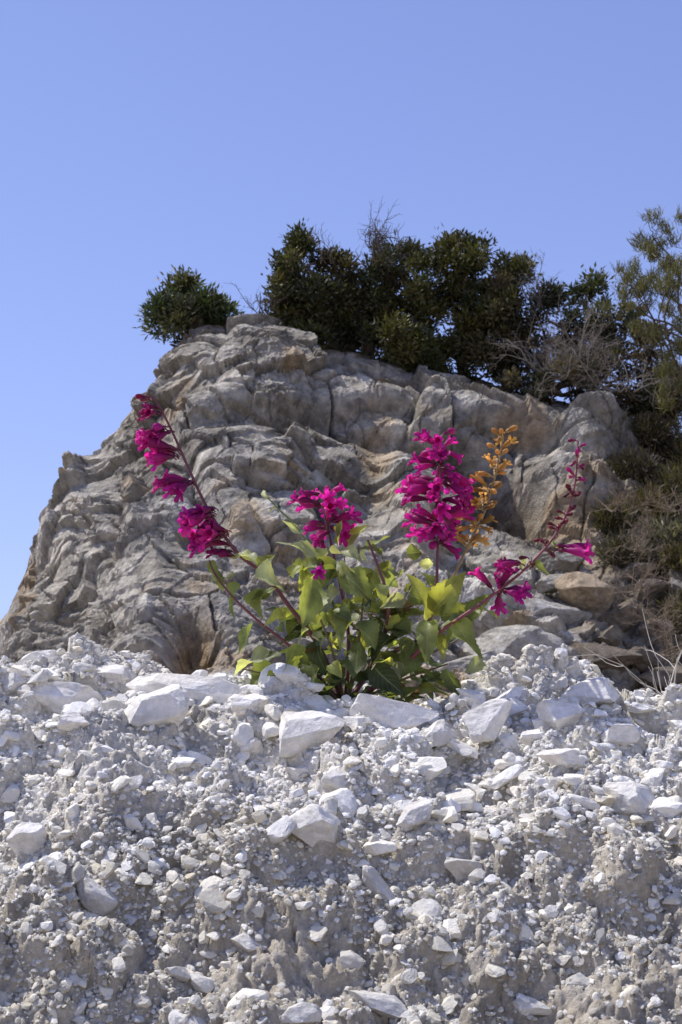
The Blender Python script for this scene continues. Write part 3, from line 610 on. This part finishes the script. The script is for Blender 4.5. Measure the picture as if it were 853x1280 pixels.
whorl(405, 618, .02, 5, FS_*.7, bud=.4); whorl(406, 636, .02, 8, FS_*.95); whorl(410, 658, .02, 8, FS_*.95, bud=.1); cluster(412, 668, 0, -.7, .2, 2, FS_*.9); cluster(402, 705, -.05, -.4, .6, 2, FS_*.8)
for (x, y, n, s) in [(552, 553, 5, .75), (551, 567, 6, .9), (550, 587, 7, .98), (551, 609, 8, 1.02), (548, 632, 8, 1.05), (549, 656, 8, 1.05), (547, 680, 6, .95)]: whorl(x, y, -.03, n, FS_*s, bud=.3 if y < 560 else .1)
YEL = np.array([.54, .32, .09])
for (x, y, n) in [(629, 550, 4), (624, 570, 5), (618, 592, 6), (611, 615, 6), (604, 638, 7), (595, 660, 7), (586, 682, 6)]: whorl(x, y, -.01, n, FS_*.68, dryf, YEL, bud=.5, cc=np.array([.42, .28, .11]), tilt=.5, ped=.3)
for (x, y, n, s) in [(723, 556, 4, .4), (722, 580, 5, .45), (720, 600, 5, .45)]: whorl(x, y, -.1, n, FS_*s, bud=1, c=MAG*.8, cc=np.array([.22, .04, .06]))
for (x, y, n) in [(715, 622, 6), (707, 645, 6), (697, 665, 6), (682, 685, 5), (662, 705, 4)]: whorl(x, y, -.1, n, FS_*.5, bud=1, c=CAL*1.8, cc=np.array([.2, .035, .05]), tilt=.4)
cluster(692, 688, -.1, 1, -.05, 3, FS_*1.05, .2); cluster(655, 708, -.1, -1, .1, 3, FS_*.85, .45); cluster(622, 738, -.09, -.5, -.6, 3, FS_*.85, .45); cluster(626, 738, -.09, .7, .1, 3, FS_*.85, .35)
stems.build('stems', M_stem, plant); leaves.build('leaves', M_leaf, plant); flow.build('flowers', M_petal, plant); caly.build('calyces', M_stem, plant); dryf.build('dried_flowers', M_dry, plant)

# ---------------------------------------------------------------- light, sky, camera
S_AZ = math.radians(-74); S_EL = math.radians(60)
sd = Vector((math.sin(S_AZ)*math.cos(S_EL), math.cos(S_AZ)*math.cos(S_EL), math.sin(S_EL)))
sl = bpy.data.lights.new('sun', 'SUN'); sl.energy = 5.0; sl.angle = math.radians(.5); sl.color = (1, .965, .91)
so = bpy.data.objects.new('sun', sl); scene.collection.objects.link(so); so.rotation_euler = sd.to_track_quat('Z', 'Y').to_euler()
w = bpy.data.worlds.new('World'); scene.world = w; w.use_nodes = True; nt = w.node_tree; bg = nt.nodes['Background']
sk = nt.nodes.new('ShaderNodeTexSky'); sk.sky_type = 'NISHITA'; sk.sun_disc = False; sk.sun_elevation = S_EL; sk.sun_rotation = S_AZ
sk.air_density = 1.0; sk.dust_density = .5; sk.ozone_density = 2.0; sk.altitude = 600
mu = nt.nodes.new('ShaderNodeVectorMath'); mu.operation = 'MULTIPLY'; mu.inputs[1].default_value = (1.24, 1.07, 1.3)
nt.links.new(sk.outputs[0], mu.inputs[0]); nt.links.new(mu.outputs[0], bg.inputs[0]); bg.inputs[1].default_value = .142
cam = bpy.data.cameras.new('camera'); co = bpy.data.objects.new('camera', cam); scene.collection.objects.link(co)
cam.sensor_fit = 'VERTICAL'; cam.sensor_height = 36; cam.sensor_width = 24; cam.lens = 18/T
co.location = (0, 0, 0); co.rotation_euler = (math.pi/2+PITCH, 0, 0); cam.clip_start = .05; cam.clip_end = 2000
cam.dof.use_dof = True; cam.dof.focus_distance = 2.95; cam.dof.aperture_fstop = 45
scene.camera = co
scene.view_settings.view_transform = 'Standard'; scene.view_settings.look = 'None'; scene.view_settings.exposure = 0
